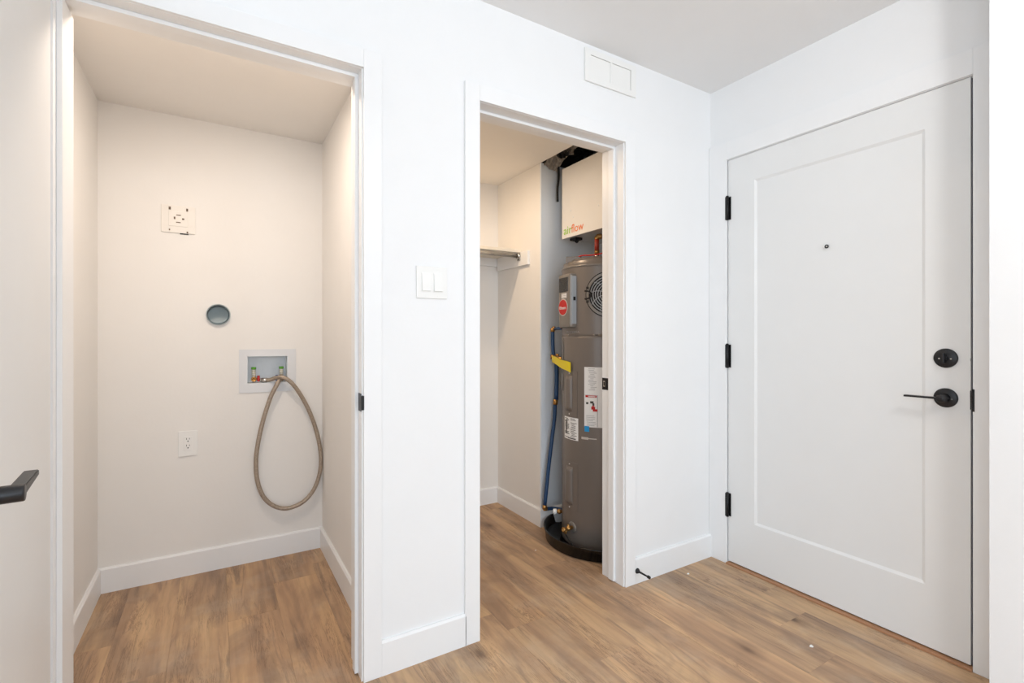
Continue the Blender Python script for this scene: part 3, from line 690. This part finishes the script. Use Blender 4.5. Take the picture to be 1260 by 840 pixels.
# drain valve and side fitting
q = tp(-44.6, .112, RT-.002); n_ = (tp(-44.6, .112, 1)-q).normalized()
bm = bmesh.new(); lathe(bm, q, n_, [(.030,0),(.030,.0035),(.022,.005),(.012,.005)], 32); dv = obj('valve_flange', bm, 'tank2', wh)
bm = bmesh.new(); lathe(bm, q, n_, [(.010,.004),(.010,.02),(.013,.02),(.013,.036),(.009,.038),(.009,.055),(.0125,.056),(.0125,.070),(.008,.070),(.006,.05),(0,.05)], 20)
cyl(bm, q+n_*.03, q+n_*.03+Vector((0,0,.022)), .006, n=12); cyl(bm, q+n_*.046, q+n_*.052+Vector((0,0,-.024)), .008, n=14); obj('drain_valve', bm, 'brass', dv)
q = tp(-83, .145, RT-.004); n_ = (tp(-83, .145, 1)-q).normalized()
bm = bmesh.new(); lathe(bm, q, n_, [(.009,0),(.009,.012),(.014,.012),(.014,.026),(.010,.028),(.010,.036)], 20); sf = obj('side_fitting', bm, 'brass', wh)
bm = bmesh.new(); lathe(bm, q, n_, [(.013,.034),(.015,.036),(.015,.052),(.013,.055),(0,.055)], 24); obj('white_cap', bm, 'plastic', sf)
bm = bmesh.new(); tube(bm, [tp(-44, .085, .285), tp(-40, .05, .27), tp(-33, .022, .262), tp(-15, .012, .262), tp(10, .012, .268), tp(30, .012, .27)], .0028, 8, 5); obj('bonding_wire', bm, 'dark', wh)
bm = bmesh.new(); patch(bm, -88, -77, .85, .945, RT+.001, .001, 2); obj('side_strap', bm, 'rim', wh)
bm = bmesh.new(); tube(bm, [tp(-70, z, RT+.004) for z in (1.15, 1.05, .95, .85)], .003, 8, 2); obj('side_wire', bm, 'tank2', wh)

# ------------------------------------------------------------------ pipes
cpipe = thing('cold_water_pipe', (1.735, 2.38, .12), 'blue water pipe running down left of the water heater', 'pipe')
def seg(parent, P, r, m, nm, sub=5, n=14):
    bm = bmesh.new(); tube(bm, P, r, n, sub); return obj(nm, bm, m, parent)
e1 = tp(-78, 1.205, RT-.002)
seg(cpipe, [e1, (1.748, 2.378, 1.203)], .009, 'blue', 'horizontal_pipe', 1)
seg(cpipe, [(1.736, 2.380, 1.190), (1.737, 2.38, 1.11), (1.742, 2.38, 1.035)], .0115, 'blue', 'upper_pipe')
seg(cpipe, [(1.756, 2.372, 1.030), (1.762, 2.374, .93), (1.760, 2.376, .775)], .0135, 'blue', 'middle_pipe')
seg(cpipe, [(1.754, 2.38, .75), (1.750, 2.38, .66), (1.731, 2.38, .538), (1.706, 2.38, .37), (1.678, 2.38, .145)], .0115, 'blue', 'lower_pipe')
seg(cpipe, [(1.682, 2.38, .125), (1.74, 2.37, .122), tp(-96, .135, RT)], .0105, 'blue', 'bottom_pipe')
for P, r in (([(1.736, 2.38, 1.185), (1.736, 2.38, 1.207)], .0125), ([(1.736, 2.38, 1.205), (1.752, 2.377, 1.204)], .0125), ([e1, e1+(e1-TC).normalized()*Vector((.01, .01, 0)).length], .012),
             ([(1.757, 2.378, .776), (1.755, 2.38, .745)], .0145), ([(1.678, 2.38, .15), (1.676, 2.38, .125)], .013), ([(1.672, 2.38, .127), (1.692, 2.378, .125)], .012)):
    seg(cpipe, P, r, 'brass', 'brass_fitting', 1)
vl = thing('relief_valve', (1.75, 2.37, 1.03), 'brass valve on left side of water heater behind the yellow tag', 'valve')
q = tp(-84, 1.022, RT-.003)
seg(vl, [q, (1.745, 2.372, 1.034)], .0125, 'brass', 'body', 1); seg(vl, [(1.757, 2.360, 1.028), (1.757, 2.360, 1.052)], .010, 'brass', 'stem', 1); seg(vl, [(1.728, 2.388, 1.034), (1.746, 2.372, 1.034)], .015, 'brass', 'hex_end', 1, 6)
# yellow tag
A = Vector((1.712, 2.352, 0)); Bp = tp(-45, 0, RT+.010); Mid = tp(-66, 0, RT+.022); bm = bmesh.new(); rows = []
for i in range(13):
    s = i/12; p = A*(1-s)**2+Mid*2*s*(1-s)+Bp*s*s; wv = .004*math.sin(s*9)
    zt_, zb_ = 1.043-.030*s+wv*.5, 1.004-.052*s*.9+wv*.5
    rows.append([bm.verts.new(p+u*(o_+wv*.5)+Vector((0, 0, z))) for o_, z in ((0, zb_), (0, zt_), (.0015, zt_), (.0015, zb_))])
for r0, r1 in zip(rows, rows[1:]):
    for j in range(4): bm.faces.new((r0[j], r0[(j+1)%4], r1[(j+1)%4], r1[j]))
bm.faces.new(rows[0]); bm.faces.new(rows[-1][::-1])
tag(obj('warning_tag', bm, 'yellow', origin=(1.75, 2.35, 1.03)), 'crumpled yellow paper tag hanging off the brass valve', 'tag')
hx_, hy_ = 1.867, 2.13
hp = thing('hot_water_pipe', (hx_, hy_, 1.592), 'red pipe with brass elbow rising from the water heater top', 'pipe')
seg(hp, [(hx_, hy_, 1.648), (hx_, hy_, 1.718)], .0135, 'redpipe', 'vertical_pipe', 1); seg(hp, [(hx_+.018, hy_-.016, 1.730), (hx_+.24, hy_-.21, 1.730)], .0125, 'redpipe', 'horizontal_pipe', 1)
seg(hp, [(hx_, hy_, 1.714), (hx_+.001, hy_-.001, 1.722), (hx_+.007, hy_-.006, 1.730), (hx_+.022, hy_-.019, 1.730)], .0150, 'brass', 'elbow', 4)
seg(hp, [(hx_, hy_, 1.630), (hx_, hy_, 1.650)], .0145, 'brass', 'union', 1, 8); seg(hp, [(hx_, hy_, 1.589), (hx_, hy_, 1.632)], .013, 'steel', 'nipple', 1)
bm = bmesh.new(); tube(bm, [tp(-55, 1.600, .175), tp(-40, 1.604, .17), tp(-20, 1.598, .18), tp(0, 1.605, .19), tp(20, 1.65, .20), tp(40, 1.72, .2)], .0038, 8, 6)
tag(obj('sensor_wire', bm, 'red', origin=tp(-55, 1.6, .175)), 'thin red wire lying across the water heater top', 'wire')

# ------------------------------------------------------------------ ventilation unit above the heater
vu = thing('ventilation_unit', (1.80, 2.37, 1.751), 'white wall ventilation box with green and orange logo above the water heater', 'ventilation unit')
UX = 1.80
obj('housing', B((UX+.006, 2.215, 1.80, 2.368, 1.752, 2.172), bev=.002), 'unitside', vu)
obj('front_cover', B((UX, UX+.008, 1.798, 2.371, 1.749, 2.174), bev=.0015), 'unit', vu)
bm = bmesh.new(); box(bm, 1.835, 1.885, 2.28, 2.34, 1.738, 1.7525, bev=.002); cyl(bm, (1.86, 2.31, 1.74), (1.85, 2.29, 1.728), .011, n=12); obj('cable_gland', bm, 'dark', vu)
for y, z in ((2.343, 1.861), (2.262, 1.862), (2.04, 1.880), (2.285, 1.905)):
    bm = bmesh.new(); lathe(bm, (UX+.001, y, z), (-1,0,0), [(.006,0),(.005,.002),(0,.003)], 14); obj('cover_screw', bm, 'label', vu)
for s, m, a0, a1 in (('air', 'green', 2.352, 2.275), ('flow', 'orange', 2.278, 2.168)):
    bm, xa, xb = text_mesh(s, .06)
    for v in bm.verts:
        t = (v.co.x-xa)/(xb-xa); v.co = Vector((UX-.0008-v.co.z, a0+(a1-a0)*t, 1.772+v.co.y*1.15))
    obj('logo_lettering', bm, m, vu)
# black cable and torn backing hanging from the open ceiling
bm = bmesh.new(); tube(bm, [(1.792, 2.405, 2.30), (1.798, 2.402, 2.15), (1.788, 2.40, 2.06), (1.790, 2.402, 1.985)], .0075, 10, 5)
tag(obj('black_cable', bm, 'dark', origin=(1.79, 2.40, 2.0)), 'short black cable hanging beside the white ventilation box', 'cable')
def crumple(x0, x1, y0, y1, zf, amp, nx, ny, seed, edge=.0):
    rr = random.Random(seed); bm = bmesh.new(); V = []
    for i in range(nx+1):
        V.append([])
        for j in range(ny+1):
            s, t = i/nx, j/ny
            V[i].append(bm.verts.new((x0+(x1-x0)*s+rr.uniform(-1, 1)*amp*.4, y0+(y1-y0)*t+rr.uniform(-1, 1)*amp*.4, zf(s, t)+rr.uniform(-amp, amp))))
    for i in range(nx):
        for j in range(ny): bm.faces.new((V[i][j], V[i+1][j], V[i+1][j+1], V[i][j+1]))
    r_ = bmesh.ops.solidify(bm, geom=list(bm.faces), thickness=.002)
    return bm
tag(obj('torn_membrane', crumple(1.70, 2.20, 1.81, 2.42, lambda s, t: 2.33-.03*t, .022, 14, 16, 5), 'blackfoil', origin=(1.9, 2.1, 2.3)), 'crumpled black membrane in the open ceiling above the water heater', 'membrane')
tag(obj('torn_membrane', crumple(1.695, 1.775, 2.25, 2.34, lambda s, t: 2.245-.02*s, .012, 5, 6, 21), 'blackfoil', origin=(1.73, 2.3, 2.24)), 'small black torn flap under the grey insulation backing', 'membrane')
tag(obj('insulation_scrap', crumple(1.695, 1.80, 2.20, 2.425, lambda s, t: 2.275-.075*t*t-.02*s, .020, 9, 13, 8), 'foil', origin=(1.77, 2.3, 2.25)), 'crumpled grey insulation backing in the open ceiling beside the white box', 'insulation')

# ------------------------------------------------------------------ door stop on the baseboard
ds = thing('door_stop', (1.681, YW-.013, .06), 'small black door stop fixed low on the baseboard near the storage closet', 'door stop')
bm = bmesh.new(); lathe(bm, (1.681, YW-.0125, .060), (0,-1,0), [(.0125,0),(.0125,.003),(.009,.009),(.0045,.016),(.0038,.066)], 24); obj('shaft', bm, 'handle', ds)
bm = bmesh.new(); lathe(bm, (1.681, YW-.0775, .060), (0,-1,0), [(.0038,0),(.0068,.001),(.0068,.012),(.005,.015),(0,.015)], 20); obj('rubber_tip', bm, 'dark', ds)

# ------------------------------------------------------------------ paint chips left on the floor
for x, y, s, lb in ((1.962, 1.573, .008, 'tiny white paint chip on the floor near the corner of the entry door'), (1.893, .965, .010, 'tiny curled white paint chip on the floor in front of the entry door'),
                (1.475, 2.176, .005, 'tiny white paint chip on the floor left of the drain pan')):
    rr = random.Random(s); bm = bmesh.new()
    P = [(x+s*math.cos(a)*(1 if k % 2 else .6), y+s*.6*math.sin(a)) for k, a in enumerate([k*math.pi/3.5 for k in range(7)])]
    lo = [bm.verts.new((a, b, .0003)) for a, b in P]; hi = [bm.verts.new((a, b, .0018+rr.uniform(0, .002))) for a, b in P]
    for i in range(7): bm.faces.new((lo[i], lo[(i+1)%7], hi[(i+1)%7], hi[i]))
    bm.faces.new(lo); c_ = bm.verts.new((x, y, .003))
    for i in range(7): bm.faces.new((hi[i], hi[(i+1)%7], c_))
    tag(obj('paint_chip', bm, 'plastic', origin=(x, y, 0)), lb, 'chip')

# ------------------------------------------------------------------ lamp fittings (out of the frame)
def fitting(x, y, z, r, lb, drop=.045):
    t = thing('ceiling_lamp', (x, y, z), lb, 'lamp')
    bm = bmesh.new(); lathe(bm, (x, y, z), (0,0,-1), [(0,.0),(r,.0),(r,.012),(r*.9,.016),(0,.016)], 32); obj('base_plate', bm, 'plastic', t)
fitting(1.15, -.35, HC, .13, 'round white plate for the added fill light, unseen above the viewer')  # ceiling plate made up to go with the hall fill
fitting(.02, 1.95, HK, .05, 'small round lamp on the laundry closet ceiling behind the door head')
fitting(1.06, 2.37, HK, .05, 'small round lamp on the storage closet ceiling behind the door head')
